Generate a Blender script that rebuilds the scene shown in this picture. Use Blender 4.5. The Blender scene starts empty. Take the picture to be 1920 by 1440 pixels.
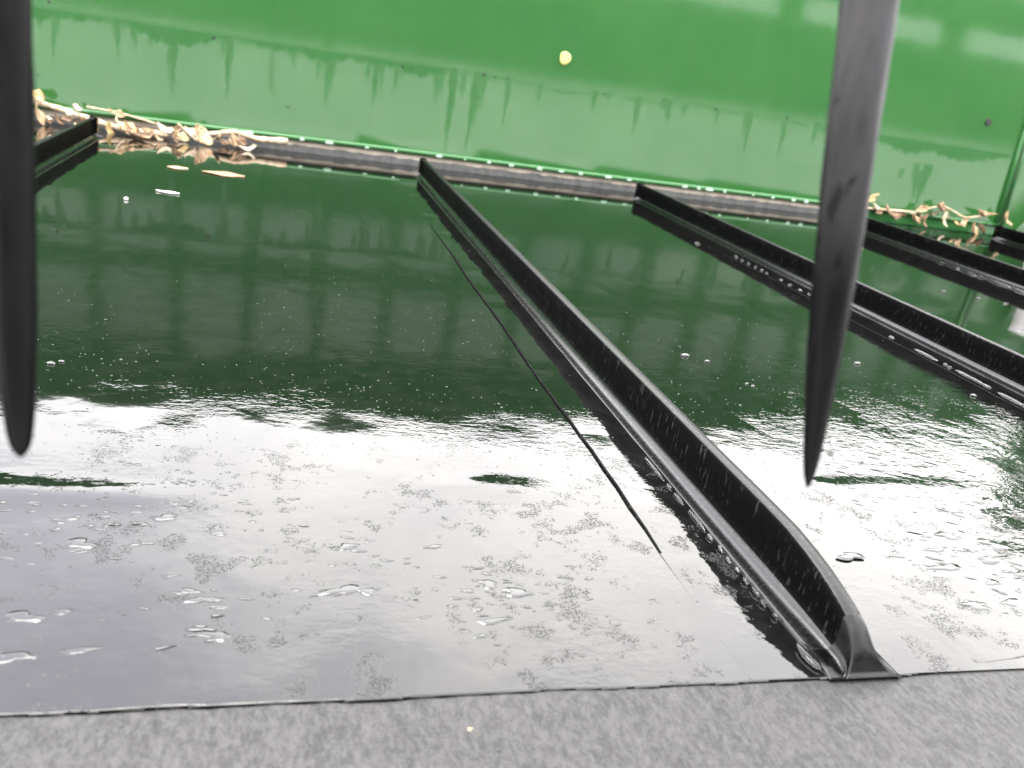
import bpy, bmesh, math, random
import numpy as np
from mathutils import Vector, Matrix, noise as mnoise

random.seed(7); rng = np.random.default_rng(7)
scene = bpy.context.scene
COL = scene.collection
R = math.radians

# ------------------------------------------------------------------ camera
cam_d = bpy.data.cameras.new("camera")
cam = bpy.data.objects.new("camera", cam_d); COL.objects.link(cam)
right = Vector((0.96234564, -0.22957803, 0.14554998))
up = Vector((-0.05183249, 0.37064405, 0.92732755))
back = Vector((-0.26684127, -0.89995384, 0.34478809))
m = Matrix((right, up, back)).transposed().to_4x4()
m.translation = Vector((0, 0, 0.22))
cam.matrix_world = m
cam_d.sensor_width = 36.0
cam_d.lens = 18.0 / math.tan(R(61.089) / 2)
cam_d.clip_start = 0.01; cam_d.clip_end = 2000
cam_d.dof.use_dof = True
cam_d.dof.focus_distance = 0.56
cam_d.dof.aperture_fstop = cam_d.lens / 1000 / 0.0022
scene.camera = cam

# ------------------------------------------------------------------ exposure
vs = scene.view_settings
vs.view_transform = 'Standard'; vs.look = 'None'; vs.gamma = 1; vs.use_curve_mapping = False
vs.exposure = 2.9
scene.cycles.use_denoising = True
scene.cycles.max_bounces = 10
scene.cycles.caustics_reflective = True
scene.cycles.sample_clamp_indirect = 6

# ------------------------------------------------------------------ node helper
class NT:
    def __init__(s, tree): s.t = tree; s.n = tree.nodes; s.l = tree.links
    def node(s, typ, **kw):
        nd = s.n.new(typ)
        for k, v in kw.items():
            setattr(nd, k, v)
        return nd
    def put(s, sock, v):
        if hasattr(v, 'is_linked'): s.l.new(v, sock)
        else: sock.default_value = v
    def math(s, op, a, b=0.0, c=None, clamp=False):
        nd = s.node('ShaderNodeMath', operation=op); nd.use_clamp = clamp
        s.put(nd.inputs[0], a); s.put(nd.inputs[1], b)
        if c is not None: s.put(nd.inputs[2], c)
        return nd.outputs[0]
    def vmath(s, op, a, b=(0, 0, 0)):
        nd = s.node('ShaderNodeVectorMath', operation=op)
        s.put(nd.inputs[0], a); s.put(nd.inputs[1], b)
        return nd.outputs['Value'] if op in ('DOT_PRODUCT', 'LENGTH') else nd.outputs[0]
    def mapr(s, v, a, b, c, d, smooth=True):
        nd = s.node('ShaderNodeMapRange'); nd.interpolation_type = 'SMOOTHSTEP' if smooth else 'LINEAR'
        s.put(nd.inputs['Value'], v)
        for k, x in zip(('From Min', 'From Max', 'To Min', 'To Max'), (a, b, c, d)): s.put(nd.inputs[k], x)
        return nd.outputs[0]
    def noise(s, vec, scale, detail=3, rough=.55, dist=0.0):
        nd = s.node('ShaderNodeTexNoise'); s.put(nd.inputs['Vector'], vec)
        nd.inputs['Scale'].default_value = scale; nd.inputs['Detail'].default_value = detail
        nd.inputs['Roughness'].default_value = rough; nd.inputs['Distortion'].default_value = dist
        return nd.outputs['Fac']
    def voro(s, vec, scale, feature='F1'):
        nd = s.node('ShaderNodeTexVoronoi', feature=feature); s.put(nd.inputs['Vector'], vec)
        nd.inputs['Scale'].default_value = scale
        return nd.outputs['Distance']
    def mapping(s, vec, scale=(1, 1, 1), rot=(0, 0, 0)):
        nd = s.node('ShaderNodeMapping'); s.put(nd.inputs['Vector'], vec)
        nd.inputs['Scale'].default_value = scale; nd.inputs['Rotation'].default_value = rot
        return nd.outputs[0]
    def mix(s, f, a, b):
        nd = s.node('ShaderNodeMix', data_type='RGBA')
        s.put(nd.inputs[0], f)
        for sock, v in ((nd.inputs[6], a), (nd.inputs[7], b)):
            if hasattr(v, 'is_linked'): s.l.new(v, sock)
            else: sock.default_value = (*v, 1) if len(v) == 3 else v
        return nd.outputs[2]
    def sep(s, v):
        nd = s.node('ShaderNodeSeparateXYZ'); s.put(nd.inputs[0], v); return nd.outputs

# ------------------------------------------------------------------ sky
SUN_EL, SUN_AZ = R(64), R(-14)            # azimuth from +Y towards +X
sun_dir = Vector((math.sin(SUN_AZ) * math.cos(SUN_EL), math.cos(SUN_AZ) * math.cos(SUN_EL), math.sin(SUN_EL)))
world = bpy.data.worlds.new("World"); scene.world = world; world.use_nodes = True
w = NT(world.node_tree); w.n.clear()
sky = w.node('ShaderNodeTexSky', sky_type='NISHITA'); sky.sun_disc = False
sky.sun_elevation = SUN_EL; sky.sun_rotation = SUN_AZ
sky.air_density = 1.0; sky.dust_density = 2.0
tc = w.node('ShaderNodeTexCoord').outputs['Generated']
dirn = w.vmath('NORMALIZE', tc)
sx = w.sep(dirn)
zz = w.math('ADD', w.math('MAXIMUM', sx[2], 0.0), 0.28)
comb = w.node('ShaderNodeCombineXYZ')
w.put(comb.inputs[0], w.math('DIVIDE', sx[0], zz)); w.put(comb.inputs[1], w.math('DIVIDE', sx[1], zz)); comb.inputs[2].default_value = 3.1
pl = comb.outputs[0]
n1 = w.noise(pl, 2.0, 3, .45, .5)
n2 = w.noise(w.mapping(pl, (1, 1, 1), (0, 0, .7)), 1.2, 2, .5)
lump = w.math('ADD', w.math('MULTIPLY', n1, .55), w.math('MULTIPLY', n2, .45))
cl = w.mapr(lump, .35, .62, 0, 1)
sd = w.vmath('DOT_PRODUCT', dirn, tuple(sun_dir))
glow = w.mapr(sd, -.45, .90, .42, 1.0)
cloud = w.mix(cl, (8.6, 8.5, 9.3), (15.6, 15.2, 14.7))
cm = w.node('ShaderNodeVectorMath', operation='SCALE'); w.put(cm.inputs[0], cloud); w.put(cm.inputs['Scale'], w.math('MULTIPLY', glow, w.mapr(sx[2], .40, .64, .96, 1.14)))
cover = w.mapr(lump, .25, .42, .9, .97)
skyc = w.mix(cover, sky.outputs[0], cm.outputs[0])
bg = w.node('ShaderNodeBackground'); w.put(bg.inputs[0], skyc); bg.inputs[1].default_value = 0.1
out = w.node('ShaderNodeOutputWorld'); w.l.new(bg.outputs[0], out.inputs[0])

sun_d = bpy.data.lights.new("sun", 'SUN'); sun_d.energy = 0.5; sun_d.angle = R(22); sun_d.color = (1, .96, .9)
sun = bpy.data.objects.new("sun", sun_d); COL.objects.link(sun)
sun.rotation_euler = (-sun_dir).to_track_quat('-Z', 'Y').to_euler()

# ------------------------------------------------------------------ materials
def material(name):
    mt = bpy.data.materials.new(name); mt.use_nodes = True
    t = NT(mt.node_tree); t.n.clear()
    b = t.node('ShaderNodeBsdfPrincipled'); o = t.node('ShaderNodeOutputMaterial')
    t.l.new(b.outputs[0], o.inputs[0])
    t.b = b
    t.obj = t.node('ShaderNodeTexCoord').outputs['Object']
    return mt, t
def bump(t, height, dist=1.0, strength=1.0, normal=None):
    nd = t.node('ShaderNodeBump'); nd.inputs['Strength'].default_value = strength
    nd.inputs['Distance'].default_value = dist
    t.put(nd.inputs['Height'], height)
    if normal is not None: t.put(nd.inputs['Normal'], normal)
    return nd.outputs[0]

def roof_material():
    mt, t = material("wet_membrane")
    p = t.obj; xyz = t.sep(p)
    b = t.b.inputs
    # fine ripples of the film, stronger in broad patches
    patch = t.math('MAXIMUM', t.mapr(t.noise(p, 9, 3, .6), .40, .64, .05, 1.0), t.math('MULTIPLY', t.mapr(xyz[0], .34, .44, 0, 1.9), t.mapr(t.noise(p, 24, 3, .6), .35, .6, .3, 1)))
    far = t.mapr(xyz[1], .50, .80, 1.0, .05)
    rip = t.math('MULTIPLY', t.noise(t.mapping(p, (.6, 1, 1)), 190, 2, .55), 1.7e-4)
    rip2 = t.math('MULTIPLY', t.noise(p, 560, 1, .5), 4.0e-5)
    ripple = t.math('MULTIPLY', t.math('ADD', rip, rip2), t.math('MULTIPLY', patch, far))
    swell = t.math('MULTIPLY', t.noise(p, 24, 3, .5), 4.5e-4)
    swell = t.math('MULTIPLY', swell, t.mapr(xyz[1], .39, .50, 1.0, .30)); swell = t.math('MULTIPLY', swell, t.mapr(xyz[1], .55, .85, 1.0, .3))
    # drying blotches: small clustered pits where the film has broken
    big = t.mapr(t.noise(p, 11, 3, .6), .40, .62, .0, .11)
    clus = t.mapr(t.math('ADD', t.noise(p, 55, 5, .75), big), .60, .70, 0, 1)
    near = t.mapr(xyz[1], .38, .49, 1.0, .0)
    vd = t.noise(p, 900, 2, .6)
    pits = t.mapr(vd, .50, .60, 0, 1)
    pit = t.math('MULTIPLY', t.math('MULTIPLY', clus, near), pits)
    h = t.math('ADD', t.math('ADD', ripple, swell), t.math('MULTIPLY', pit, -1.2e-4))
    t.put(b['Normal'], bump(t, h))
    dirt = t.noise(p, 60, 4, .6)
    t.put(b['Base Color'], t.mix(t.mapr(dirt, .4, .7, 0, 1), (.0018, .0019, .0018), (.004, .004, .0038)))
    silt = t.mapr(xyz[1], 1.655, 1.72, 0, .13)
    t.put(b['Roughness'], t.math('ADD', t.math('ADD', t.math('MULTIPLY', pit, .22), .035), silt))
    t.put(b['Specular IOR Level'], t.math('SUBTRACT', .5, t.math('MULTIPLY', pit, .18)))
    b['IOR'].default_value = 1.42
    return mt

def strip_material():
    mt, t = material("wet_granular_membrane")
    p = t.obj; b = t.b.inputs
    q = t.mapping(p, (1, .45, 1), (0, 0, R(18)))
    n = t.noise(q, 460, 5, .75)
    n2 = t.noise(p, 60, 3, .6)
    n3 = t.noise(p, 950, 2, .7)
    f = t.math('ADD', t.math('MULTIPLY', n, .6), t.math('MULTIPLY', n3, .4))
    col = t.mix(t.mapr(f, .40, .62, 0, 1), (.003, .003, .0032), (.0195, .0192, .0195))
    pt = t.math('MULTIPLY', t.mapr(t.voro(p, 240), .14, .30, 1, 0), t.mapr(t.noise(p, 140, 2, .5), .42, .54, 0, 1))
    col = t.mix(t.mapr(n2, .35, .7, 0, .35), col, (.026, .0255, .0255))
    t.put(b['Base Color'], t.mix(pt, col, (.006, .006, .006)))
    t.put(b['Roughness'], t.mapr(n, .35, .65, .60, .42)); b['Specular IOR Level'].default_value = .30
    t.put(b['Normal'], bump(t, t.math('ADD', t.math('MULTIPLY', n, 2.6e-4), t.math('MULTIPLY', n3, 6e-5))))
    b['IOR'].default_value = 1.5
    return mt

def rib_material(name, rough, spec, speck=1.0):
    mt, t = material(name)
    p = t.obj; b = t.b.inputs
    xyz = t.sep(p)
    streak = t.noise(t.mapping(p, (1, 1, .22)), 420, 4, .65)
    big = t.noise(p, 40, 3, .6)
    sp = t.math('MULTIPLY', t.mapr(streak, .56, .70, 0, 1), t.mapr(big, .36, .60, 0, speck))
    t.put(b['Base Color'], t.mix(sp, (.0008, .0008, .001), (.022, .022, .022)))
    t.put(b['Roughness'], t.mapr(streak, .3, .7, rough + .06, rough - .06))
    b['Specular IOR Level'].default_value = spec
    t.put(b['Normal'], bump(t, t.math('MULTIPLY', streak, 5e-5)))
    return mt

def wall_material():
    mt, t = material("green_gloss_paint")
    p = t.obj; b = t.b.inputs
    at = t.node('ShaderNodeAttribute', attribute_name='painted_reflection').outputs['Fac']
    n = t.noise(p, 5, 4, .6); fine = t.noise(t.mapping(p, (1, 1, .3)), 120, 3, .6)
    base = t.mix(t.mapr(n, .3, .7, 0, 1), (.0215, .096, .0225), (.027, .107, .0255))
    base = t.mix(t.math('MULTIPLY', at, .55), base, (.0175, .084, .0205))  # darker green where the mask paints dark reflections
    fleck = t.math('MULTIPLY', t.mapr(t.noise(p, 210, 2, .5), .70, .76, 0, .7), t.mapr(t.noise(p, 14, 2, .5), .45, .62, 0, 1))
    dust = t.mapr(t.noise(t.mapping(p, (1, 1, .35)), 26, 5, .7), .45, .75, 0, .16)
    base = t.mix(dust, base, (.055, .115, .055))
    base = t.mix(fleck, base, (.012, .040, .016))
    t.put(b['Base Color'], base)
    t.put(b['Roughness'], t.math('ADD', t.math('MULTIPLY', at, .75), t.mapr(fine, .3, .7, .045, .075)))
    b['IOR'].default_value = 1.6
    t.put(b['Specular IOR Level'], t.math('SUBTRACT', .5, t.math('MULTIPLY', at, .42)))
    wav = t.math('MULTIPLY', t.noise(p, 6, 2, .5), 1.6e-4)
    t.put(b['Normal'], bump(t, t.math('ADD', wav, t.math('MULTIPLY', fine, 4e-6))))
    return mt

def spike_material(name, sky_lift):
    mt, t = material(name); b = t.b.inputs
    p = t.obj; xyz = t.sep(p)
    st = t.noise(t.mapping(p, (1, 1, .10)), 170, 4, .6)
    c = t.mix(t.mapr(st, .35, .65, 0, 1), (.0010, .0010, .0012), (.0022, .0022, .0025))
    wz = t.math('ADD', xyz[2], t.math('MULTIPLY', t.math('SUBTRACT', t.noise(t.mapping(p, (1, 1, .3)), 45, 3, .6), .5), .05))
    sky_tint = t.math('MULTIPLY', t.mapr(wz, .045, .105, 0, 1), sky_lift)  # sky reflection painted as paler grey up the bar
    c = t.mix(t.math('MULTIPLY', sky_tint, t.mapr(st, .3, .7, .55, 1)), c, (.033, .0325, .034))
    dab = t.mapr(t.noise(t.mapping(p, (1, 1, .6)), 120, 3, .55, .4), .64, .70, 0, 1)
    chip = t.mapr(t.noise(p, 260, 3, .6), .70, .74, 0, .5)
    c = t.mix(t.math('MULTIPLY', dab, .85), c, (.0016, .0016, .0018))
    t.put(b['Base Color'], t.mix(chip, c, (.028, .024, .022)))
    t.put(b['Roughness'], t.mapr(st, .3, .7, .30, .44))
    b['Specular IOR Level'].default_value = .06
    t.put(b['Normal'], bump(t, t.math('ADD', t.math('MULTIPLY', st, 5e-5), t.math('MULTIPLY', dab, -1.2e-4))))
    return mt

def simple(name, c1, c2, scale=30, rough=.5, bmp=0.0, spec=.5, stretch=(1, 1, 1), c3=None):
    mt, t = material(name); b = t.b.inputs
    v = t.mapping(t.obj, stretch)
    n = t.noise(v, scale, 4, .6)
    c = t.mix(t.mapr(n, .35, .65, 0, 1), c1, c2)
    if c3: c = t.mix(t.mapr(t.noise(v, scale * 3.1, 3, .6), .56, .66, 0, 1), c, c3)
    t.put(b['Base Color'], c)
    t.put(b['Roughness'], t.mapr(n, .3, .7, rough - .06, rough + .06))
    b['Specular IOR Level'].default_value = spec
    if bmp: t.put(b['Normal'], bump(t, t.math('MULTIPLY', n, bmp)))
    return mt

M_roof = roof_material(); M_strip = strip_material()
M_fin = rib_material("black_rib_plastic", .58, .03)
M_cove = rib_material("black_rib_foot", .24, .38, .9)
M_top = rib_material("black_rib_top", .42, .22, 1.0)
M_cap = rib_material("black_end_plastic", .17, .20, .1)
M_wall = wall_material()
M_lip = simple("green_lip_paint", (.027, .118, .032), (.033, .13, .038), 40, .12)
M_spike = spike_material("dark_painted_steel", .06); M_spike_skylit = spike_material("sky_tinted_steel", 1.0)
M_twig = simple("dry_stem", (.42, .30, .19), (.62, .50, .37), 120, .7, 3e-4, .3, (1, 1, 1), (.26, .17, .10))
M_leaf = [simple("dry_leaf_tan", (.34, .22, .12), (.52, .38, .24), 110, .65, 2e-4, .3, (1, 1, 1), (.22, .13, .07)),
          simple("dry_leaf_pale", (.54, .44, .31), (.66, .57, .44), 110, .65, 2e-4, .3, (1, 1, 1), (.42, .30, .18)),
          simple("dry_leaf_yellow", (.46, .33, .13), (.55, .43, .24), 110, .6, 2e-4, .3, (1, 1, 1), (.36, .24, .08)),
          simple("dry_leaf_brown", (.16, .10, .06), (.28, .19, .12), 110, .7, 2e-4, .3)]
M_yel = simple("yellow_petal", (.42, .46, .10), (.52, .54, .20), 60, .5)
M_white = simple("white_fleck", (.72, .70, .66), (.82, .80, .76), 200, .5)
M_dark = simple("dark_hole", (.006, .007, .006), (.012, .012, .011), 200, .6)
M_pipe = simple("pale_grey_plastic", (.50, .48, .49), (.56, .54, .55), 30, .35)
M_refl_wall = simple("white_reflector", (.44, .44, .435), (.50, .50, .495), 1.2, .8)
M_refl_frame = simple("dark_reflector", (.020, .028, .022), (.030, .040, .032), 3, .5)
M_pave = simple("wet_paving", (.46, .46, .46), (.58, .58, .57), .8, .35)

def kerb_material():
    mt, t = material("kerb_membrane_dirt")
    p = t.obj; b = t.b.inputs; xyz = t.sep(p)
    n = t.noise(t.mapping(p, (1, 1, .02)), 38, 3, .6)
    edge = t.math('ADD', xyz[2], t.math('MULTIPLY', t.math('SUBTRACT', n, .5),   .009))
    f = t.mapr(edge, .0108, .0140, 0, 1)
    sil = t.mix(t.mapr(n, .35, .65, 0, 1), (.48, .42, .34), (.58, .51, .42))
    grey = t.mix(t.mapr(t.noise(p, 90, 3, .6), .35, .65, 0, 1), (.080, .084, .083), (.125, .125, .122))
    t.put(b['Base Color'], t.mix(f, grey, sil))
    b['Roughness'].default_value = .6
    t.put(b['Normal'], bump(t, t.math('MULTIPLY', n, 8e-4)))
    return mt
M_kerb = kerb_material()

def water_material(name):
    mt, t = material(name); b = t.b.inputs
    n = t.noise(t.obj, 50, 2, .5)
    t.put(b['Roughness'], t.mapr(n, .3, .7, .0, .02))
    b['Base Color'].default_value = (1, 1, 1, 1)
    b['IOR'].default_value = 1.33; b['Transmission Weight'].default_value = 1.0
    return mt
M_water = water_material("clear_water")
M_drop = water_material("hanging_water")
bd = next(n for n in M_drop.node_tree.nodes if n.type == "BSDF_PRINCIPLED")
bd.inputs["Base Color"].default_value = (.40, .62, .45, 1); bd.inputs["Transmission Weight"].default_value = .35; bd.inputs["IOR"].default_value = 1.5

# ------------------------------------------------------------------ mesh helpers
def mesh_obj(name, verts, faces, mat, parent=None, smooth=True, loc=None):
    me = bpy.data.meshes.new(name)
    me.from_pydata([tuple(v) for v in verts], [], faces)
    if smooth: me.polygons.foreach_set('use_smooth', [True] * len(me.polygons))
    if mat: me.materials.append(mat)
    me.update()
    o = bpy.data.objects.new(name, me); COL.objects.link(o)
    if parent: o.parent = parent
    if loc: o.location = loc
    return o
def empty(name, loc=(0, 0, 0)):
    o = bpy.data.objects.new(name, None); o.empty_display_size = .02
    o.location = loc; COL.objects.link(o); return o
def tag(o, label=None, cat=None, group=None, kind=None):
    if label: o['label'] = label
    if cat: o['category'] = cat
    if group: o['group'] = group
    if kind: o['kind'] = kind
    return o
def box(name, lo, hi, mat, parent=None, bevel=0.0):
    bm = bmesh.new(); bmesh.ops.create_cube(bm, size=1)
    for v in bm.verts:
        v.co = Vector([lo[i] + (v.co[i] + .5) * (hi[i] - lo[i]) for i in range(3)])
    if bevel: bmesh.ops.bevel(bm, geom=bm.edges[:], offset=bevel, segments=2, affect='EDGES')
    me = bpy.data.meshes.new(name); bm.to_mesh(me); bm.free()
    if mat: me.materials.append(mat)
    o = bpy.data.objects.new(name, me); COL.objects.link(o)
    if parent: o.parent = parent
    return o
def grid(name, xs, ys, zf, mat, **kw):
    X, Y = np.meshgrid(xs, ys); Z = zf(X, Y)
    v = np.stack([X, Y, Z], -1).reshape(-1, 3)
    nx, ny = len(xs), len(ys)
    i = (np.arange(ny - 1)[:, None] * nx + np.arange(nx - 1)[None]).reshape(-1)
    f = np.stack([i, i + 1, i + nx + 1, i + nx], -1)
    me = bpy.data.meshes.new(name)
    me.vertices.add(len(v)); me.vertices.foreach_set('co', v.astype(np.float32).reshape(-1))
    me.loops.add(f.size); me.loops.foreach_set('vertex_index', f.astype(np.int32).reshape(-1))
    me.polygons.add(len(f)); me.polygons.foreach_set('loop_start', np.arange(len(f), dtype=np.int32) * 4)
    me.polygons.foreach_set('use_smooth', np.ones(len(f), dtype=bool))
    me.update(calc_edges=True); me.validate()
    me.materials.append(mat)
    o = bpy.data.objects.new(name, me); COL.objects.link(o)
    return o, v
def tube(pts, radii, seg=8, cap=True):
    """closed tapered tube through pts -> verts, faces"""
    P = [Vector(p) for p in pts]; V = []; F = []
    for i, p in enumerate(P):
        d = (P[min(i + 1, len(P) - 1)] - P[max(i - 1, 0)]).normalized()
        a = d.cross(Vector((0, 0, 1)));
        if a.length < .2: a = d.cross(Vector((0, 1, 0)))
        a.normalize(); b_ = d.cross(a)
        for k in range(seg):
            t = 2 * math.pi * k / seg
            V.append(p + (a * math.cos(t) + b_ * math.sin(t)) * radii[i])
    for i in range(len(P) - 1):
        for k in range(seg):
            F.append((i * seg + k, i * seg + (k + 1) % seg, (i + 1) * seg + (k + 1) % seg, (i + 1) * seg + k))
    if cap:
        F.append(tuple(range(seg))[::-1]); F.append(tuple((len(P) - 1) * seg + k for k in range(seg)))
    return V, F
def smooth_path(pts, n):
    """Catmull-Rom resample"""
    P = [np.array(p, float) for p in pts]; P = [2 * P[0] - P[1]] + P + [2 * P[-1] - P[-2]]
    res = []
    for i in range(1, len(P) - 2):
        for k in range(n):
            t = k / n
            res.append(.5 * ((2 * P[i]) + (P[i + 1] - P[i - 1]) * t + (2 * P[i - 1] - 5 * P[i] + 4 * P[i + 1] - P[i + 2]) * t * t + (3 * P[i] - P[i - 1] - 3 * P[i + 1] + P[i + 2]) * t ** 3))
    res.append(P[-2]); return res

RIBS = [-.312, .2475, .690, 1.155, 1.615]
# ------------------------------------------------------------------ roof sheet
def fbm(X, Y, sc, seed):
    """cheap smooth value noise from sine sums"""
    r = np.random.default_rng(seed); Z = np.zeros_like(X)
    for k in range(14):
        a = r.uniform(0, 2 * np.pi); f = sc * r.uniform(.5, 1.6); ph = r.uniform(0, 6.28)
        Z += np.sin(2 * np.pi * f * (X * np.cos(a) + Y * np.sin(a)) + ph) / 14 * 2
    return Z
EDGE_Y = .25
BUMPS = [  # x, y of the crest, sx, sy, height: low swellings whose far side tips towards the green wall
    (.125, .411, .020, .009, .0011), (-.098, .398, .045, .009, .0012), (.395, .426, .040, .007, .0009),
    (.450, .398, .050, .007, .0007), (.425, .415, .03, .006, .0005), (.340, .418, .016, .009, .0008), (-.16, .40, .03, .012, .0009), (.50, .462, .012, .012, .0006), (.43, .372, .02, .008, .0007), (.405, .345, .015, .007, .0005)]
def roof_z(X, Y):
    fade = np.ones_like(X)
    for xr in RIBS:
        fade = np.minimum(fade, np.clip((np.abs(X - xr - .007) - .062) / .03, 0, 1))
    fade = fade * np.clip((Y - EDGE_Y - .002) / .03, 0, 1) * np.clip((1.7 - Y) / .1, 0, 1)
    amp = np.clip(1.25 - Y, .12, 1)
    z = .00030 * fbm(X, Y, 7, 1) * amp + .00012 * fbm(X, Y, 17, 2) * amp
    for bx, by, s1, s2, hh in BUMPS:
        z = z + hh * np.exp(-((X - bx) / s1) ** 2 / 2 - ((Y - by) / s2) ** 2 / 2)
    z = z * fade
    # rolled front edge of the film
    e = EDGE_Y + .0005 * np.sin(X * 37) * np.sin(X * 91 + 1) + .011 * np.clip((X - .262) / .10, 0, 1) ** 1.3 + .0003 * np.sin(X * 300) * np.sin(X * 77)
    return z - .0015 * np.clip((e + .0009 - Y) / .0009, 0, 1) ** 1.5
xs = np.concatenate([np.arange(-1.1, -.2, .02), np.arange(-.2, .62, .0035), np.arange(.62, 2.65, .012)])
ys = np.concatenate([np.arange(EDGE_Y - .0008, EDGE_Y + .0135, .0005), np.arange(EDGE_Y + .0145, .56, .003), np.arange(.56, 1.80, .01)])
roof, _ = grid("roof", xs, ys, roof_z, M_roof)
roof.data.materials.append(M_fin)
mi = np.zeros(len(roof.data.polygons), dtype=np.int32); cz = np.zeros(len(mi) * 3, dtype=np.float32); roof.data.polygons.foreach_get('center', cz); cz = cz.reshape(-1, 3)
mi[(cz[:, 2] < -.0003) & (cz[:, 1] < .266)] = 1  # contact shadow painted black along the front edge of the film
roof.data.polygons.foreach_set('material_index', mi)
tag(roof, kind='structure')

# front strip: grey granular membrane bending down over the eaves
ys2 = np.concatenate([np.linspace(.03, .17, 16), np.arange(.175, .2680, .004)])
def strip_z(X, Y):
    d = np.maximum(.2505 - Y, 0)
    w_ = .0004 * fbm(X, Y, 9, 5)
    return -.0009 - .0010 * np.clip(d / .05, 0, 1) - .9 * np.clip(.185 - Y, 0, 1) ** 2 * 8 + w_
strip, _ = grid("roof_edge", np.arange(-1.1, 2.65, .012), ys2, strip_z, M_strip)
tag(strip, kind='structure')
V = []; F = []
for i, x in enumerate((-1.1, 2.65)):
    for y, z in ((.03, -.175), (.03, -.36), (2.4, -.36), (2.4, -.004), (.26, -.004)):
        V.append((x, y, z))
F = [(k, (k + 1) % 5, 5 + (k + 1) % 5, 5 + k) for k in range(5)] + [(0, 1, 2, 3, 4)[::-1], (5, 6, 7, 8, 9)]
deck = mesh_obj("roof_deck", V, F, M_strip, smooth=False); tag(deck, kind='structure')
pave = box("paving", (-150, -150, -.56), (150, 150, -.06), M_pave); tag(pave, kind='structure')

# ------------------------------------------------------------------ ribs
def rib_profile():
    L = [(-.0168, -.0008), (-.0166, .0010), (-.0156, .0013)]
    for k in range(0, 7):
        a = R(90) * k / 6
        L.append((-.0125 + .0079 * math.sin(a), .0093 - .0079 * math.cos(a)))
    L += [(-.0045, .020), (-.0044, .0285), (-.0036, .0299), (0, .0302)]
    return L + [(-x, z) for x, z in L[-2::-1]]
PROF = rib_profile()
COVE = {0, 1, 2, 3, 4, 5, 6} | {len(PROF) - 2 - k for k in range(7)}
def loft(ys_, scale, wide):
    V = []; F = []; n = len(PROF)
    for y, s, wd in zip(ys_, scale, wide):
        for x, z in PROF:
            k = 1 if abs(x) > .006 else (wd if x > 0 else 1 + (wd - 1) * .45)
            if x > .006: k = 1 + .045 * max(0, wd - 1)
            zz_ = z * s if z > .002 else z * min(1, s * 3)
            V.append((x * k, y, max(zz_, -.0008)))
    for i in range(len(ys_) - 1):
        for k in range(n - 1):
            a = i * n + k
            F.append((a, a + n, a + n + 1, a + 1))
    return V, F, n
def make_rib(x, y0, y1, label):
    root = empty("roof_rib", (x, 0, 0)); tag(root, label, "roof rib", "black ribs running up the wet roof")
    ysf = list(np.linspace(y1, .36, 30)) + [.335, .322, .305, .292, .281, .272, .267]
    V, F, n = loft(ysf, [1] * 30 + [.995, .985, .93, .865, .785, .705, .645], [1] * 34 + [1.02, 1.05, 1.08])
    F.append(tuple(range(n))[::-1]) ; 
    fin = mesh_obj("fin", V, F, M_fin, root)
    fin.data.materials.append(M_cove); fin.data.materials.append(M_top)
    for pg in fin.data.polygons:
        if pg.normal.z > .75 and pg.center.z > .006: pg.material_index = 2
        xm = [fin.data.vertices[i].co for i in pg.vertices]
        if len(xm) == 4 and min(pg.vertices) % n in COVE: pg.material_index = 1
    yc = [.267, .2655, .264, .262, .2595, .257, .2545, .2525, .2505, .2492]
    sc = [.645, .625, .60, .56, .49, .40, .29, .19, .09, .02]
    wd = [1.08, 1.08, 1.09, 1.11, 1.16, 1.28, 1.62, 2.2, 3.0, 3.6]
    V, F, n = loft(yc, sc, wd)
    F.append(tuple((len(yc) - 1) * n + k for k in range(n)))
    cap = mesh_obj("end_cap", V, F, M_cap, root)
    # cover strip welded under the rib, 1.3 mm thick
    prof = [(-.0535, -.0006), (-.0532, .0012), (-.0520, .0014), (.0, .0010), (.0600, .0004), (.1150, -.0002)]
    V = []; F = []
    yl = np.linspace(y1 + .02, .2515, 60)
    for y in yl:
        t = min(1, max(.04, (y - .335) / .05)) * min(1, max(.06, (1.20 - y) / .25)) + .05 * math.sin(y * 61) + .04 * math.sin(y * 163 + 1)
        for px, pz in prof:
            V.append((px + .0008 * math.sin(y * 23 + px * 50) + .0003 * math.sin(y * 140), y, pz * t if pz > 0 else pz))
    for i in range(59):
        for k in range(5):
            a = i * 6 + k; F.append((a, a + 6, a + 7, a + 1))
    cs = mesh_obj("cover_strip", V, F, M_roof, root, smooth=False)
    cs.data.materials.append(M_fin)
    for i, pg in enumerate(cs.data.polygons):
        if i % 5 < 2 and (.345 < pg.center.y < 1.16 or i % 5 == 0 and .32 < pg.center.y < 1.25): pg.material_index = 1
    # moulded clip closing the far end
    bm = bmesh.new()
    pts = [(-.0068, 0), (-.0068, .0285), (-.0045, .0325), (.0045, .0325), (.0068, .0285), (.0068, 0)]
    vs0 = [bm.verts.new((a, y1 - .002, b_)) for a, b_ in pts]; vs1 = [bm.verts.new((a, y1 + .012, b_ * .97)) for a, b_ in pts]
    bm.faces.new(vs0); bm.faces.new(vs1[::-1])
    for k in range(6): bm.faces.new((vs0[k], vs1[k], vs1[(k + 1) % 6], vs0[(k + 1) % 6]))
    bmesh.ops.recalc_face_normals(bm, faces=bm.faces)
    bmesh.ops.bevel(bm, geom=bm.edges[:], offset=.0012, segments=2, affect='EDGES')
    me = bpy.data.meshes.new("end_clip"); bm.to_mesh(me); bm.free(); me.materials.append(M_cap)
    ec = bpy.data.objects.new("end_clip", me); COL.objects.link(ec); ec.parent = root
    return root
make_rib(RIBS[1], .25, 1.620, "black roof rib in the middle with its flared near end in view")
make_rib(RIBS[2], .25, 1.645, "black roof rib that passes behind the right metal spike")
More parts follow.
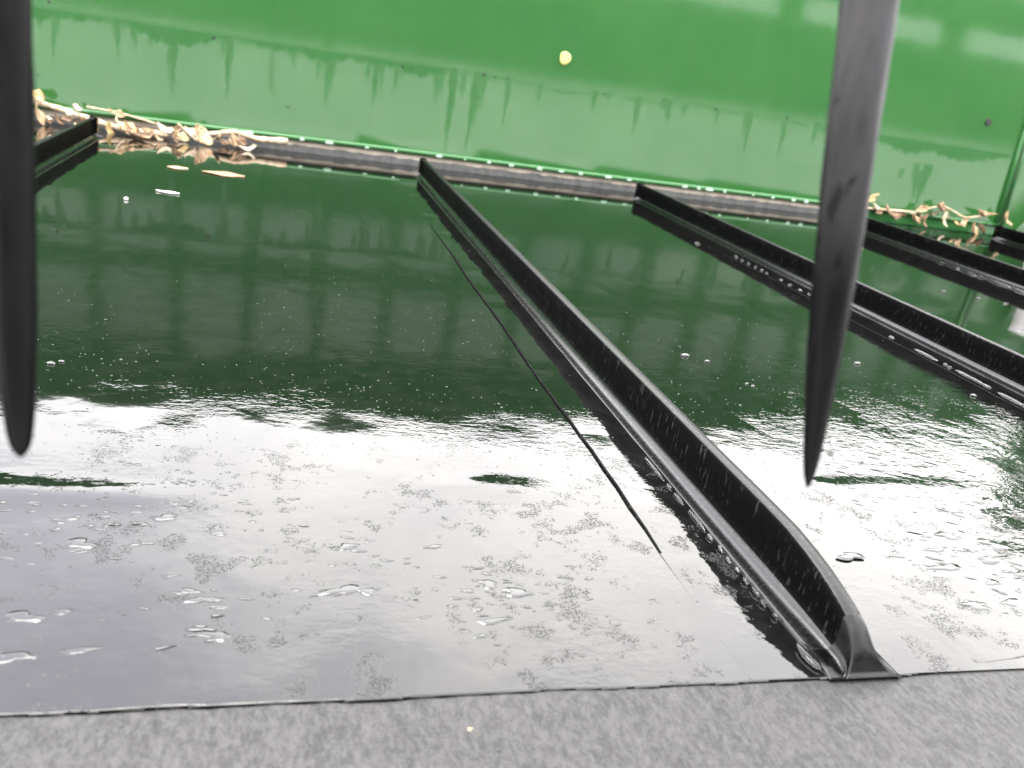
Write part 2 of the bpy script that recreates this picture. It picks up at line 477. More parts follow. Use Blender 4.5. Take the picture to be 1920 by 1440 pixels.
make_rib(RIBS[3], .25, 1.62, "black roof rib just below the dry leaves right of the spike")
make_rib(RIBS[4], .25, 1.69, "short black rib end in front of the pale pipe at the right edge")
make_rib(RIBS[0], .25, 1.640, "dark roof rib running under the dry twigs beside the left spike")

# ------------------------------------------------------------------ green wall
WY = 1.750
wall = empty("green_wall", (0, WY, 0)); wall.rotation_euler.x = R(-2.5); tag(wall, "glossy green painted wall with dark streaks behind the wet roof", "wall")
wx = np.arange(-1.1, 1.656, .0025)
wz = np.concatenate([np.arange(.030, .205, .004), np.arange(  .205, .555, .0125)])
GX, GZ = np.meshgrid(wx, wz)
refl = np.zeros_like(GX)
REFL_STREAKS = [  # x, top, bottom, width : dark reflections painted into the wall as matt streaks
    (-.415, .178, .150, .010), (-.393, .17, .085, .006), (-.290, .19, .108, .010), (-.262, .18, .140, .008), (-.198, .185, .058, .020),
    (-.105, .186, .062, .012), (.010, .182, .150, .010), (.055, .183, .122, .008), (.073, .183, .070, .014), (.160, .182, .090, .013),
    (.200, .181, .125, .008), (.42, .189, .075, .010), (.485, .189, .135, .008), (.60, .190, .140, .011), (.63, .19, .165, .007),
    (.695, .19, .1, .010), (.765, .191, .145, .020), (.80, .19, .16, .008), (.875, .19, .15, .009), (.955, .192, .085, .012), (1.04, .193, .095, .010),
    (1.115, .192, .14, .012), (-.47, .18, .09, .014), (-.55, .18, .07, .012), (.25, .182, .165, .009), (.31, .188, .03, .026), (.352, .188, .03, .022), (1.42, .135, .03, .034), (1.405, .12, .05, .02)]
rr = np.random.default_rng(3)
for x0, zt, zb, wd in REFL_STREAKS:
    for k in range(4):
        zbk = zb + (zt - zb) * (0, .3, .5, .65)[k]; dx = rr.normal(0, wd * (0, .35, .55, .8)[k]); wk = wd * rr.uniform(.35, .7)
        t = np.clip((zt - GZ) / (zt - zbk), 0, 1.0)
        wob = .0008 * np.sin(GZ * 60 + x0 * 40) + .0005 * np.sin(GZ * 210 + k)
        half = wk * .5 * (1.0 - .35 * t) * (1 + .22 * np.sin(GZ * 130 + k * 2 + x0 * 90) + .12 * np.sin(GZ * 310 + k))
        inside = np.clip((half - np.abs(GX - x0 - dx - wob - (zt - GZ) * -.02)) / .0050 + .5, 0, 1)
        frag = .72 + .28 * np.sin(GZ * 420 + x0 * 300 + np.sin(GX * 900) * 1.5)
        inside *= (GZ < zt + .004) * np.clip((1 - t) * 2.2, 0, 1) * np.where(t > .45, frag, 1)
        refl = np.maximum(refl, inside * (.70, .6, .48, .42)[k] * rr.uniform(.75, 1))
# lumpy upper edge of the painted reflection
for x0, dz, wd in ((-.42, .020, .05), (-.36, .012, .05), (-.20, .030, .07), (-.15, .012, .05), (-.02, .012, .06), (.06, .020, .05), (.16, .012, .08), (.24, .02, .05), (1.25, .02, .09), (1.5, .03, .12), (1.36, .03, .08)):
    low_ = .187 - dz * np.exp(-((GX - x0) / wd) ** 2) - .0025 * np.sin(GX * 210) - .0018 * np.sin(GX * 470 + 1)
    refl = np.maximum(refl, .8 * np.clip((GZ - low_) / .004, 0, 1) * np.clip((.192 - GZ) / .006, 0, 1) * (np.abs(GX - x0) < wd * 1.6))
# dark edge painted along the tops of the reflection streaks
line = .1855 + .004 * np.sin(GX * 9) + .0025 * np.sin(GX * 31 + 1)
refl = np.maximum(refl, np.clip(1 - np.abs(GZ - line) / .0035, 0, 1) * (.35 + .35 * np.sin(GX * 23 + 2) * np.sin(GX * 61)))
V = np.stack([GX, np.zeros_like(GX), GZ], -1).reshape(-1, 3)
nx, nz = len(wx), len(wz)
ii = (np.arange(nz - 1)[:, None] * nx + np.arange(nx - 1)[None]).reshape(-1)
Fw = np.stack([ii, ii + 1, ii + nx + 1, ii + nx], -1)
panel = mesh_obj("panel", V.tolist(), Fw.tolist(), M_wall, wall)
a = panel.data.attributes.new('painted_reflection', 'FLOAT', 'POINT'); a.data.foreach_set('value', refl.reshape(-1).astype(np.float32))
box("wall_core", (-1.1, .002, .0235), (1.656, .040, .5520), M_lip, wall)
box("lower_flap", (1.20, -.003, .001), (1.70, .006, .029), M_lip, wall)
# folded lower lip: a rounded bead
V, F = tube([(x, -.004, .0262 + .0006 * math.sin(x * 7)) for x in np.linspace(-1.1, 1.655, 60)], [.0050] * 60, 8)
mesh_obj("lip", V, F, M_lip, wall)
V, F = tube([(x, .004, .5555) for x in np.linspace(-1.1, 1.655, 10)], [.007] * 10, 8)
mesh_obj("top_bead", V, F, M_lip, wall)
for xt, rt in ((1.652, .005), (1.668, .0035)):
    V, F = tube([(xt, -.004, .02), (xt, -.004, .2), (xt, -.004, .53)], [rt] * 3, 8)
    mesh_obj("edge_trim", V, F, M_lip, wall)
box("return_panel", (1.674, .0, .012), (2.03, .04, .556), M_wall, wall)
box("return_panel", (2.03, .0, .012), (2.9, .04, .90), M_wall, wall)
# screw hole with burr
bm = bmesh.new(); bmesh.ops.create_cone(bm, cap_ends=True, segments=16, radius1=.0085, radius2=.0075, depth=.003)
me = bpy.data.meshes.new("screw_hole"); bm.to_mesh(me); bm.free(); me.materials.append(M_dark)
o = bpy.data.objects.new("screw_hole", me); COL.objects.link(o); o.parent = wall; o.location = (1.549, -.0012, .25); o.rotation_euler = (R(90), 0, 0)
# specks of dirt along the tops of the streaks
spk = []
bm = bmesh.new()
for x, z, r in [(-.132, .182, .003), (.208, .181, .0028), (.368, .189, .003), (.003, .080, .0022), (.869, .190, .0025), (1.039, .195, .0025), (-.40, .20, .003), (.39, .188, .002), (.225, .1805, .002), (.415, .1885, .0018), (.75, .194, .002), (-.42, .078, .002), (.62, .187, .002)]:
    mt4 = Matrix.Translation((x, -.0008, z)) @ Matrix.Diagonal((r * random.uniform(.8, 1.4), .0012, r * .75, 1))
    bmesh.ops.create_icosphere(bm, subdivisions=1, radius=1, matrix=mt4)
me = bpy.data.meshes.new("dirt_specks"); bm.to_mesh(me); bm.free(); me.materials.append(M_dark)
o = bpy.data.objects.new("dirt_specks", me); COL.objects.link(o); o.parent = wall; o['kind'] = 'stuff'

kerb = box("kerb", (-1.1, 1.7518, -.002), (2.70, 1.80, .0203), M_kerb, bevel=.002)
tag(kerb, kind='structure')

# ------------------------------------------------------------------ downpipe at the right edge
pipe = empty("downpipe", (1.800, 1.71, 0)); tag(pipe, "pale grey pipe end at the far right beside the green wall", "pipe")
V, F = tube(smooth_path([(.0, .0, .22), (0, 0, .15), (-.012, -.004, .10), (-.045, -.02, .05), (-.060, -.03, .018)], 5), [.030] * 21, 14)
mesh_obj("pipe_body", V, F, M_pipe, pipe)
V, F = tube([(-.056, -.028, .028), (-.062, -.032, .012)], [.034, .034], 14); mesh_obj("pipe_socket", V, F, M_pipe, pipe)

# ------------------------------------------------------------------ metal spikes
def spike(tip, dvec, profile, label, mat):
    d = Vector(dvec).normalized(); up_ = -d
    a_ = up_.cross(Vector((0, 1, 0))).normalized(); b_ = up_.cross(a_)
    V = []; F = []; seg = 24
    for i, (s, r) in enumerate(profile):
        for k in range(seg):
            t = 2 * math.pi * k / seg
            rr_ = r * (1 + .018 * math.sin(s * 130 + k * 1.3) + .012 * math.sin(s * 300 - k * 2.1))
            V.append(up_ * s + a_ * (rr_ * math.cos(t)) + b_ * (rr_ * math.sin(t)))
    for i in range(len(profile) - 1):
        for k in range(seg):
            F.append((i * seg + k, i * seg + (k + 1) % seg, (i + 1) * seg + (k + 1) % seg, (i + 1) * seg + k))
    F.append(tuple(range(seg))[::-1]); F.append(tuple((len(profile) - 1) * seg + k for k in range(seg)))
    o = mesh_obj("metal_spike", V, F, mat, loc=tip)
    me = o.data
    bm = bmesh.new(); bm.from_mesh(me); bmesh.ops.recalc_face_normals(bm, faces=bm.faces); bm.to_mesh(me); bm.free()
    me.polygons.foreach_set('use_smooth', [True] * len(me.polygons))
    tag(o, label, "metal spike", "pointed metal bars hanging in front of the roof")
    return o
def prof_px(lst, depth, top=.75):
    k = depth / 1627.0
    pts = [(0.0, lst[0][1] * k / 2)] 
    S = np.array([q[0] for q in lst]) * k * 1.01; W = np.array([q[1] for q in lst]) * k / 2
    ss = np.concatenate([np.linspace(0, .006, 6), np.linspace(.009, S[-1], 36)])
    res = [(float(s), float(np.interp(s, S, W))) for s in ss]
    res += [(float(s), float(W[-1])) for s in np.linspace(S[-1] + .03, top, 10)]
    return res
SR = [(0, 3), (8, 11), (25, 21), (50, 29), (100, 39), (150, 48), (250, 62), (300, 68), (375, 75), (465, 82), (700, 92), (915, 100), (1100, 106)]
SL = [(0, 8), (6, 20), (16, 32), (30, 40), (60, 50), (110, 57), (180, 64), (260, 70), (460, 80), (860, 86), (1000, 88)]
spike_r = spike((.1334, .1726, .1298), (.017, -.2214, -.9748), prof_px(SR, .22), "dark metal spike tapering to a sharp tip in front of the ribs", M_spike_skylit)
spike_l = spike((-.0508, .1856, .1262), (.045, -.2214, -.9748), prof_px(SL, .186), "blurred dark metal spike with a blunt tip at the left edge", M_spike)

# ------------------------------------------------------------------ water
V, F = tube([(.1356, .1709, .1386), (.1357, .1713, .1400), (.1360, .1720, .1424), (.1362, .1724, .1440)], [.0005, .0013, .0009, .0003], 10)
o = mesh_obj("water_drop", V, F, M_water); tag(o, "bright water drop clinging to the right spike just above its tip", "water drop")
ORD = ['nearest', 'second', 'third', 'fourth', 'fifth', 'sixth', 'seventh', 'eighth', 'ninth', 'tenth', 'eleventh', 'twelfth', 'thirteenth',
       'fourteenth', 'fifteenth', 'sixteenth', 'seventeenth', 'eighteenth', 'nineteenth', 'twentieth', 'twenty-first', 'twenty-second', 'twenty-third']
def lens(rx, ry, hz, seed, segs=12, flat=.0, rings=((1.0, 0.0), (.93, .42), (.72, .78), (.40, .96))):
    r = random.Random(seed); V = []; F = []
    ring = rings
    ph = [r.uniform(0, 6.28) for _ in range(3)]
    for q, zf in ring:
        for k in range(segs):
            t = 2 * math.pi * k / segs
            wob = 1 + flat * (.30 * math.sin(2 * t + ph[0]) + .22 * math.sin(3 * t + ph[1]) + .12 * math.sin(5 * t + ph[2]))
            V.append((rx * q * wob * math.cos(t), ry * q * wob * math.sin(t), hz * zf))
    V.append((0, 0, hz)); n = len(V) - 1
    for i in range(3):
        for k in range(segs):
            F.append((i * segs + k, i * segs + (k + 1) % segs, (i + 1) * segs + (k + 1) % segs, (i + 1) * segs + k))
    for k in range(segs): F.append((3 * segs + k, 3 * segs + (k + 1) % segs, n))
    return V, F
# beads caught along the feet of the ribs
M_film = simple("standing_water_film", (.0018, .0019, .0018), (.0025, .0025, .0025), 40, .065, 0, .5)
bead_me = []
for k in range(3):
    V, F = lens(1, 1, 1, k, 12, .15); me = bpy.data.meshes.new("water_bead"); me.from_pydata(V, [], F)
    me.polygons.foreach_set('use_smooth', [True] * len(F)); me.materials.append(M_water); bead_me.append(me)
def bead(x, y, lx, ly, hz, label, group, k=0):
    o = bpy.data.objects.new("water_bead", bead_me[k % 3]); COL.objects.link(o)
    o.location = (x, y, .0009); o.scale = (lx, ly, hz)
    tag(o, label, "water bead", group)
G1 = "water beads along the middle rib"; G2 = "water beads along the rib behind the spike"; G3 = "water beads along the rib at the right"
for i, (y, ly) in enumerate([(.440, .017), (.416, .005), (.402, .008), (.378, .012), (.360, .004), (.3485, .004), (.338, .0035), (.330, .003), (.320, .0028), (.311, .0045), (.302, .003), (.292, .0025)]):
    bead(.2284 + .0004 * math.sin(i * 3), y, .0016, ly, .0013, f'{ORD[11 - i]} slim water bead along the middle rib from its flared end', G1, i)
bead(.2290, .264, .0035, .010, .0016, "largest water bead pooled against the near end of the middle rib", G1, 1)
for i, (y, ly) in enumerate([(1.144, .006), (1.126, .005), (1.103, .004), (1.085, .003), (1.066, .005), (1.05, .004), (1.015, .005), (.99, .004), (.965, .006), (.945, .004), (.775, .006), (.72, .020), (.69, .003), (.682, .003), (.655, .022), (.632, .006), (.598, .022), (.57, .008)]):
    bead(.6485 + .001 * math.sin(i * 2.3), y, .0026, ly, .0018, f'{ORD[17 - i]} water bead along the rib behind the right spike', G2, i)
for i, (y, ly) in enumerate([(1.285, .008), (1.25, .018), (1.215, .020), (1.185, .005), (1.145, .028), (1.10, .018)]):
    bead(1.126 + .001 * math.sin(i * 2), y, .0034, ly, .0022, f'{ORD[5 - i]} water bead along the rib below the right leaves', G3, i)
# drops hanging along the lip of the wall
V, F = tube([(0, 0, z) for z in (.0045, .003, .0, -.0025, -.0042, -.0048)], [.0018, .0032, .0040, .0034, .0018, .0004], 8)
dme = bpy.data.meshes.new("hanging_drop"); dme.from_pydata([tuple(v) for v in V], [], F); dme.polygons.foreach_set('use_smooth', [True] * len(F)); dme.materials.append(M_drop)
DROPS = []
for x in (.03, .075, .16, .215, .295, .345, .398, .448, .50, .552, .60, .648, .70, .83, .86, .89, .93, 1.0, 1.05, 1.09, 1.13, -.06, -.10):
    o = bpy.data.objects.new("hanging_drop", dme); COL.objects.link(o)
    s = random.uniform(.5, 1.1); o.scale = (s * random.uniform(1.0, 2.6), s * .8, s * random.uniform(.7, 1.0)); o.location = (x + random.uniform(-.008, .008), WY - .0078, .0246)
    DROPS.append(o)
DROPS.sort(key=lambda q: q.location.x)
for i, o in enumerate(DROPS):
    tag(o, ('leftmost' if i == 0 else ORD[i]) + " water drop along the green wall lip from the left leaf heap", "water drop", "drops hanging along the wall lip")
# tiny droplets strewn over the film: one mass
V = []; F = []
PUD = ((1.0, 0.0), (.90, .30), (.76, .85), (.55, 1.0))
def add_lens(x, y, rx, ry, hz, seed, segs=7, flat=.1, z=.0, rot=0.0):
    v, f = lens(rx, ry, hz, seed, segs, flat, PUD) if segs == 20 else lens(rx, ry, hz, seed, segs, flat); n = len(V)
    cr, sr = math.cos(rot), math.sin(rot)
    V.extend((a_ * cr - b_ * sr + x, a_ * sr + b_ * cr + y, c_ + z) for a_, b_, c_ in v); F.extend(tuple(i + n for i in q) for q in f)
def on_rib(x, mrg=.020): return any(abs(x - xr) < mrg for xr in RIBS)
def rz(x, y): return float(roof_z(np.array([x]), np.array([y]))[0])
cnt = 0
while cnt < 2100:
    y = .40 + abs(random.gauss(0, .17)) if random.random() < .72 else random.uniform(.5, 1.4)
    x = random.uniform(-.12 - .28 * y, .42 * y + .35)
    if on_rib(x) or y > 1.5: continue
    if mnoise.noise(Vector((x * 9, y * 9, 3))) < random.uniform(-.45, .35): continue
    r = random.uniform(.00018, .00045) * (1 + .4 * y)
    if random.random() < .03: r *= 1.8
    add_lens(x, y, r * random.uniform(.9, 1.5), r, r * random.uniform(.35, .6), cnt, 7, .1, max(0, rz(x, y)) - .00003 + (.0010 if any(-.053 < x - q < .066 for q in RIBS) else 0)); cnt += 1
for x, y, r in [(.352, .667, .0034), (.368, .655, .0022), (.938, 1.045, .003), (.978, 1.02, .003), (1.009, 1.002, .003), (.538, .678, .0028), (.38, .604, .0013), (.383, .599, .0013), (.612, .607, .0026), (.598, .549, .002), (.621, 1.219, .004), (.373, .48, .0022), (-.135, .566, .0022), (-.130, .571, .0014)]:
    add_lens(x, y, r * 1.3, r, r * .55, int(x * 1000), 12, .2, .0003)
o = mesh_obj("water_droplets", V, F, M_water); tag(o, "tiny clear water droplets scattered over the wet roof", "water droplets", kind='stuff')
# flat puddle blobs with steep rims
V = []; F = []
BL = [(.038, .352, 5), (.042, .348, 3), (.078, .352, 4), (.034, .317, 5.5), (.044, .316, 4), (.111, .314, 6.5), (.095, .294, 5), (.099, .321, 5), (.088, .316, 3), (-.022, .312, 5), (-.028, .318, 4), (-.016, .307, 3), (-.016, .289, 5.5), (.303, .342, 7), (.365, .350, 6),
      (.357, .332, 7), (.347, .298, 7), (.375, .318, 5), (-.044, .377, 6), (-.02, .363, 4), (-.076, .354, 6), (-.083, .279, 5), (-.062, .282, 4), (-.072, .305, 4), (-.085, .302, 5), (.395, .34, 7), (.385, .365, 6), (.41, .355, 8), (.405, .325, 7), (.40, .31, 6), (.37, .30, 5)]
for i in range(26): BL.append((random.uniform(.33, .43), random.uniform(.29, .40), random.uniform(1.2, 3.2)))
for i in range(40): BL.append((random.uniform(-.13, .02), random.uniform(.34, .43), random.uniform(1.0, 2.6)))
for i in range(90): BL.append((random.uniform(.33, .46), random.uniform(.28, .43), random.uniform(.5, 1.5)))
for i in range(60): BL.append((random.gauss(-.06, .03), random.gauss(.385, .03), random.uniform(.5, 1.4)))
for i in range(26): BL.append((random.gauss(.1, .03), random.gauss(.318, .016), random.uniform(.8, 2.4)))
for i, (x, y, r) in enumerate(BL):
    r *= .001
    if on_rib(x, .022): continue
    add_lens(x, y, r * random.uniform(1.0, 1.6), r * random.uniform(.45, .7), .00028 + .045 * r, 900 + i, 20, 1.0, rz(x, y) - .0001 + (.0010 if any(-.053 < x - q < .066 for q in RIBS) else 0))
RD = random.Random(21)
def ridge(x, y, rx, ry, hz, rot, sd_):
    add_lens(x, y, rx, ry, hz, sd_, 14, .55, max(-.0001, rz(x, y) - .0001), rot)
for i in range(150):
    x, y = RD.uniform(.345, .50), RD.uniform(.275, .47)
    if mnoise.noise(Vector((x * 22, y * 30, 8))) < -.05 or x - .30 < (.36 - y) * .35: continue
    ridge(x, y, RD.uniform(.0015, .0055), RD.uniform(.0005, .0011), RD.uniform(.00025, .00055), RD.uniform(-.75, -.25), i)
for cx, cy, nn, sx_, sy_ in ((.100, .316, 26, .016, .010), (.040, .345, 14, .014, .010), (-.022, .305, 16, .010, .012), (-.06, .385, 34, .030, .016), (-.078, .36, 16, .014, .014), (.04, .318, 10, .010, .006)):
    for i in range(nn):
        x, y = RD.gauss(cx, sx_), RD.gauss(cy, sy_)
        if y < .262 or on_rib(x, .022): continue
        ridge(x, y, RD.uniform(.0012, .0042), RD.uniform(.0005, .0011), RD.uniform(.0002, .0005), RD.uniform(-.3, .3), 300 + i)
o = mesh_obj("water_blobs", V, F, M_film); tag(o, "flat irregular blobs of water standing on the near roof", "water blobs", kind='stuff')

# ------------------------------------------------------------------ dry leaves and stems
def leaf_mesh(seed, L, W, curl, twist, mat, fold=1.0):
    r = random.Random(seed); V = []; F = []; nu, nv = 7, 4; th = .0005
    for side in (0, 1):
        for i in range(nu):
            u = i / (nu - 1)
            half = W * .5 * (math.sin(math.pi * (u * .92 + .04)) ** .75) * (1 + .22 * math.sin(9 * u + seed))
            for j in range(nv):
                v = j / (nv - 1) * 2 - 1
                z = curl * L * (u - .5) ** 2 * 2.2 + fold * abs(v) * half * .55 + fold * .10 * L * math.sin(5 * u + 3 * v + seed)
                x_ = (u - .5) * L; y_ = v * half
                tw = twist * (u - .5)
                V.append((x_, y_ * math.cos(tw) - z * math.sin(tw), y_ * math.sin(tw) + z * math.cos(tw) - side * th))
    N = nu * nv
    for i in range(nu - 1):
        for j in range(nv - 1):
            a_ = i * nv + j
            F.append((a_, a_ + nv, a_ + nv + 1, a_ + 1)); F.append((N + a_ + 1, N + a_ + nv + 1, N + a_ + nv, N + a_))
    edge = [i * nv for i in range(nu)] + [(nu - 1) * nv + j for j in range(1, nv)] + [i * nv + nv - 1 for i in range(nu - 2, -1, -1)] + [j for j in range(nv - 2, 0, -1)]
    for a_, b_ in zip(edge, edge[1:] + edge[:1]): F.append((b_, a_, N + a_, N + b_))
    me = bpy.data.meshes.new("dry_leaf"); me.from_pydata(V, [], F)
    me.polygons.foreach_set('use_smooth', [True] * len(F)); me.materials.append(mat); return me
def leaf(seed, x, y, z, L, W, rot, mat, label, curl=.5, twist=1.0, group=None, name="dry_leaf", cat="leaf", fold=1.0):
    k = .72 if name == 'dry_leaf' else 1.0
    me = leaf_mesh(seed, L * k, W * k, curl, twist, mat, fold)
    o = bpy.data.objects.new(name, me); COL.objects.link(o)
    o.location = (x, y, z); o.rotation_euler = rot
    tag(o, label, cat, group); return o
GL = "dry leaves against the wall at the left"; GR = "dry leaves against the wall at the right"
LL = [  # x, y, z, length, width, (rx, ry, rz), material, label
    (-.415, 1.715, .046, .040, .028, (1.0, .1, .1), 2, "round orange dry leaf standing on the stem beside the left spike"),
    (-.412, 1.70, .016, .050, .022, (.7, 1.1, .2), 0, "tan dry leaf hanging straight below the round orange leaf"),
    (-.392, 1.69, .013, .016, .010, (.4, .1, .3), 1, "tiny pale leaf bit right of the hanging tan leaf"),
    (-.352, 1.715, .033, .022, .016, (.8, .2, .4), 1, "curled pale leaf sitting on top of the thick stem"),
    (-.362, 1.70, .024, .018, .013, (.6, .0, .2), 1, "small pale leaf just under the thick stem"),
    (-.298, 1.70, .006, .036, .018, (.9, 1.2, .1), 2, "yellow leaf hanging down beside the end of the left rib"),
    (-.262, 1.69, .008, .040, .018, (.5, .35, -.2), 2, "elongated yellow leaf leaning right under the thick stem"),
    (-.288, 1.73, .030, .040, .018, (.9, .1, -.1), 0, "grey brown leaf lying above the thick stem near the wall"),
    (-.176, 1.69, .007, .030, .022, (.8, .1, .3), 2, "small bright yellow curled leaf low in the left heap"),
    (-.190, 1.68, .008, .030, .020, (1.0, .9, .8), 3, "dark brown curled leaf at the waterline of the left heap"),
    (-.140, 1.69, .012, .060, .036, (.8, .45, -.3), 0, "largest tan leaf slanting down to the water in the left heap"),
    (-.205, 1.71, .015, .045, .022, (.7, .1, -.1), 1, "pale pinkish leaf lying along the middle of the left heap"),
    (-.165, 1.71, .018, .032, .020, (.9, .2, .4), 1, "pale crumpled leaf behind the bright yellow leaf"),
    (-.085, 1.705, .012, .042, .018, (.8, .7, -.4), 0, "tan leaf sliding down below the pale stem tip"),
    (-.245, 1.665, .003, .050, .010, (.2, .0, -.05), 3, "flat brown sliver lying in the water before the left heap"),
    (-.228, 1.655, .005, .026, .008, (.3, -.5, .5), 0, "thin upright tan sliver before the left heap"),
    (-.212, 1.658, .005, .022, .012, (.5, .3, .2), 0, "small ragged tan scrap right of the thin sliver"),
    (-.425, 1.62, .006, .030, .020, (.4, .3, .2), 3, "brown leaf lying beside the left spike under the others"),
    (-.415, 1.58, .005, .034, .016, (.3, .1, .2), 1, "greyish leaf lying lowest beside the left spike")]
for i, (x, y, z, L, W, rot, mi, lab) in enumerate(LL): leaf(i + 1, x, y, z, L, W, rot, M_leaf[mi], lab, group=GL)
LR = [
    (1.290, 1.715, .052, .048, .020, (1.0, -.9, .1), 2, "tall golden leaf standing up beside the right spike"),
    (1.298, 1.705, .036, .028, .018, (.8, .2, .1), 1, "pale yellow leaf at the foot of the tall golden leaf"),
    (1.270, 1.71, .040, .020, .014, (.8, .3, .2), 0, "small golden leaf nearest to the right spike"),
    (1.345, 1.70, .026, .070, .016, (.6, .15, -.1), 3, "flat brown leaf along the wall foot right of the spike"),
    (1.398, 1.69, .020, .046, .024, (.8, .4, .5), 0, "tan leaf drooping over the rib below the heap"),
    (1.420, 1.705, .042, .046, .022, (.9, -.6, .2), 0, "tan leaf arching upward in the right heap"),
    (1.470, 1.705, .052, .038, .030, (1.0, .2, .1), 3, "ragged brown leaf at the top of the right heap"),
    (1.484, 1.70, .028, .046, .014, (.9, 1.1, .2), 1, "pale leaf hanging down in the middle of the right heap"),
    (1.432, 1.70, .020, .040, .020, (.9, 1.2, .1), 3, "dull brown leaf hanging at the waterline"),
    (1.518, 1.70, .024, .018, .013, (.7, .2, .2), 2, "tiny golden leaf bit at the waterline of the right heap"),
    (1.537, 1.70, .024, .016, .012, (.7, .1, .2), 1, "tiny pale leaf bit beside the golden one"),
    (1.568, 1.695, .014, .040, .026, (.9, .9, .1), 0, "tan curled leaf hanging over the water near the right edge"),
    (1.592, 1.695, .016, .034, .026, (.9, .5, .6), 3, "brown curled leaf behind the short rib end"),
    (1.600, 1.71, .050, .070, .016, (.9, -.15, .1), 0, "long tan leaf resting on the stem above the short rib"),
    (1.655, 1.70, .046, .050, .020, (.9, .7, .1), 0, "tan leaf slanting down in front of the pale pipe")]
for i, (x, y, z, L, W, rot, mi, lab) in enumerate(LR): leaf(i + 41, x, y + .028, z - .003, L, W, rot, M_leaf[mi], lab, group=GR)
def stem(pts, r0, r1, label, mat=M_twig, n=5):
    P = smooth_path(pts, n); k = len(P)
    rad = [(r0 + (r1 - r0) * i / (k - 1)) * (1 + .18 * math.sin(i * 1.7) * math.sin(i * .6)) for i in range(k)]
    V, F = tube(P, rad, 8); o = mesh_obj("dry_twig", V, F, mat); tag(o, label, "twig", "dry twigs against the wall"); return o
stem([(-.46, 1.72, .043), (-.422, 1.72, .036), (-.382, 1.72, .029), (-.339, 1.715, .020), (-.300, 1.71, .012), (-.262, 1.71, .008), (-.2, 1.71, .008)], .0048, .0058, "thick pale stem leaning over the end of the left rib")
stem([(-.150, 1.715, .013), (-.098, 1.715, .025), (-.075, 1.715, .0245), (-.050, 1.715, .019), (-.027, 1.715, .0195), (.006, 1.718, .021)], .0042, .0062, "pale bent stem tip lying at the right end of the left heap")
stem([(-.340, 1.735, .036), (-.295, 1.738, .033), (-.255, 1.738, .027), (-.215, 1.738, .019)], .0022, .0016, "thin straw lying along the wall lip above the left heap")
stem([(-.098, 1.715, .012), (-.085, 1.71, .006), (-.070, 1.705, .002)], .0030, .0016, "short broken stalk below the pale bent stem")
stem([(-.185, 1.705, .030), (-.168, 1.70, .018), (-.150, 1.69, .006)], .0016, .0024, "thin upright stalk crossing the largest tan leaf")
stem([(1.255, 1.737, .028), (1.341, 1.738, .030), (1.419, 1.738, .033)], .0028, .0024, "thin brown stem along the wall right of the spike")
stem([(1.40, 1.736, .028), (1.44, 1.738, .043), (1.477, 1.738, .053), (1.515, 1.738, .045), (1.551, 1.737, .035), (1.607, 1.738, .045)], .0018, .0022, "thin arched stem running over the right heap")
SC = random.Random(5)
for i in range(26):
    x = SC.uniform(-.40, -.06)
    leaf(120 + i, x, SC.uniform(1.67, 1.725), SC.uniform(.003, .020), SC.uniform(.014, .030), SC.uniform(.007, .014), (SC.uniform(.2, 1.2), SC.uniform(-.8, 1), SC.uniform(-.8, .8)), M_leaf[SC.choice((0, 0, 1, 3, 3))],
         "small dry scrap mixed into the leaf heap left of the middle rib", group="dry scraps in the left heap", name="leaf_scrap", cat="leaf scrap")
for i in range(9):
    x = SC.uniform(1.27, 1.64)
    leaf(150 + i, x, SC.uniform(1.728, 1.741), SC.uniform(.014, .034), SC.uniform(.014, .030), SC.uniform(.007, .014), (SC.uniform(.2, 1.2), SC.uniform(-.8, 1), SC.uniform(-.8, .8)), M_leaf[SC.choice((0, 1, 3, 3))],
         "small dry scrap mixed into the leaf heap right of the spike", group="dry scraps in the right heap", name="leaf_scrap", cat="leaf scrap")
# single bits
leaf(90, -.140, 1.189, .0012, .030, .006, (.1, 0, -.28), M_white, "white torn petal lying on the dark wet roof", .05, .1, None, "white_petal", "petal", fold=.12)
bm = bmesh.new(); bmesh.ops.create_icosphere(bm, subdivisions=2, radius=1, matrix=Matrix.Translation((-.178, 1.117, .0015)) @ Matrix.Diagonal((.0026, .0026, .002, 1)))
me = bpy.data.meshes.new("white_fleck"); bm.to_mesh(me); bm.free(); me.materials.append(M_white)
o = bpy.data.objects.new("white_fleck", me); COL.objects.link(o); tag(o, "tiny white fleck on the roof left of the torn petal", "fleck")
leaf(91, -.085, 1.384, .0012, .062, .030, (.03, 0, -.1), M_leaf[3], "flat brown leaf floating on the film below the left heap", .02, .1, None, "floating_leaf", fold=.05)
leaf(92, -.151, 1.395, .0012, .030, .018, (.03, 0, .1), M_leaf[0], "small tan leaf floating left of the flat brown one", .02, .1, None, "floating_leaf", fold=.05)
leaf(93, .074, .234, -.0012, .0022, .0016, (.3, .2, .4), M_leaf[0], "tiny pale crumb on the grey front strip", .3, .3, None, "leaf_crumb", "crumb")
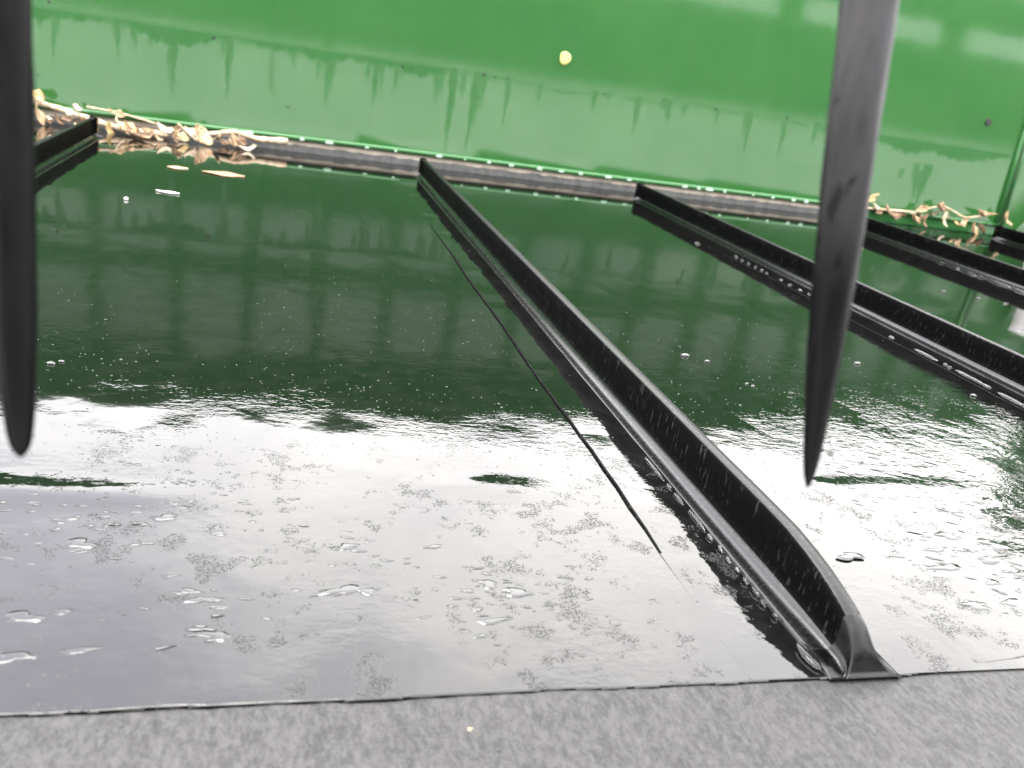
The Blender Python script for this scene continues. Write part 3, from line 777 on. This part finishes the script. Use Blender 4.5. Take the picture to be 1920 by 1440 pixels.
bm = bmesh.new(); bmesh.ops.create_icosphere(bm, subdivisions=2, radius=1, matrix=Matrix.Translation((.082, .224, -.0015)) @ Matrix.Diagonal((.0013, .0011, .0009, 1)))
me = bpy.data.meshes.new("dark_grit"); bm.to_mesh(me); bm.free(); me.materials.append(M_dark)
o = bpy.data.objects.new("dark_grit", me); COL.objects.link(o); tag(o, "dark grain of grit on the grey front strip", "grit")
# yellow petal stuck flat on the wall
V = [(0, 0, 0)]; F = []
for q, yy in ((.55, -.0022), (1, -.0012), (1.02, 0)):
    for k in range(16):
        t = 2 * math.pi * k / 16; rr_ = .0115 * q * (1 + .06 * math.sin(3 * t + 1))
        V.append((rr_ * math.cos(t), yy - .0004, rr_ * 1.12 * math.sin(t)))
V[0] = (0, -.0020, 0)
for k in range(16):
    F.append((0, 1 + k, 1 + (k + 1) % 16))
    for i in range(2): F.append((1 + i * 16 + k, 17 + i * 16 + k, 17 + i * 16 + (k + 1) % 16, 1 + i * 16 + (k + 1) % 16))
o = mesh_obj("yellow_petal", V, F, M_yel, loc=(.526, WY - .0008 + .241 * math.tan(R(2.5)), .241)); o.rotation_euler.x = R(-2.5); tag(o, "round yellow petal stuck to the green wall", "petal")

# ------------------------------------------------------------------ unseen objects added behind the camera to shape the reflections
BY = -12.0
low = box("reflection_wall", (-18, BY - .3, -.06), (20, BY - .02, 1.32), M_refl_wall); tag(low, "added unseen low white wall mirrored in the foot of the green wall", "wall")
refl_frame = empty("reflection_frame", (0, BY, -.06)); tag(refl_frame, "added unseen dark frame of beams and posts mirrored in the wet roof", "frame")
for z0, z1 in ((1.36, 2.95), (3.42, 4.06), (5.06, 5.39), (6.90, 8.3)): box("reflection_beam", (-18, -.3, z0), (20, .12, z1), M_refl_frame, refl_frame)
for i in range(29): box("reflection_post", (-17 + i * 1.27 - .1, -.28, 4.0), (-17 + i * 1.27 + .1, .06, 7.0), M_refl_frame, refl_frame)
for i in range(10): box("reflection_post", (-16.3 + i * 3.6 - .16, -.28, 1.36), (-16.3 + i * 3.6 + .16, .06, 4.0), M_refl_frame, refl_frame)
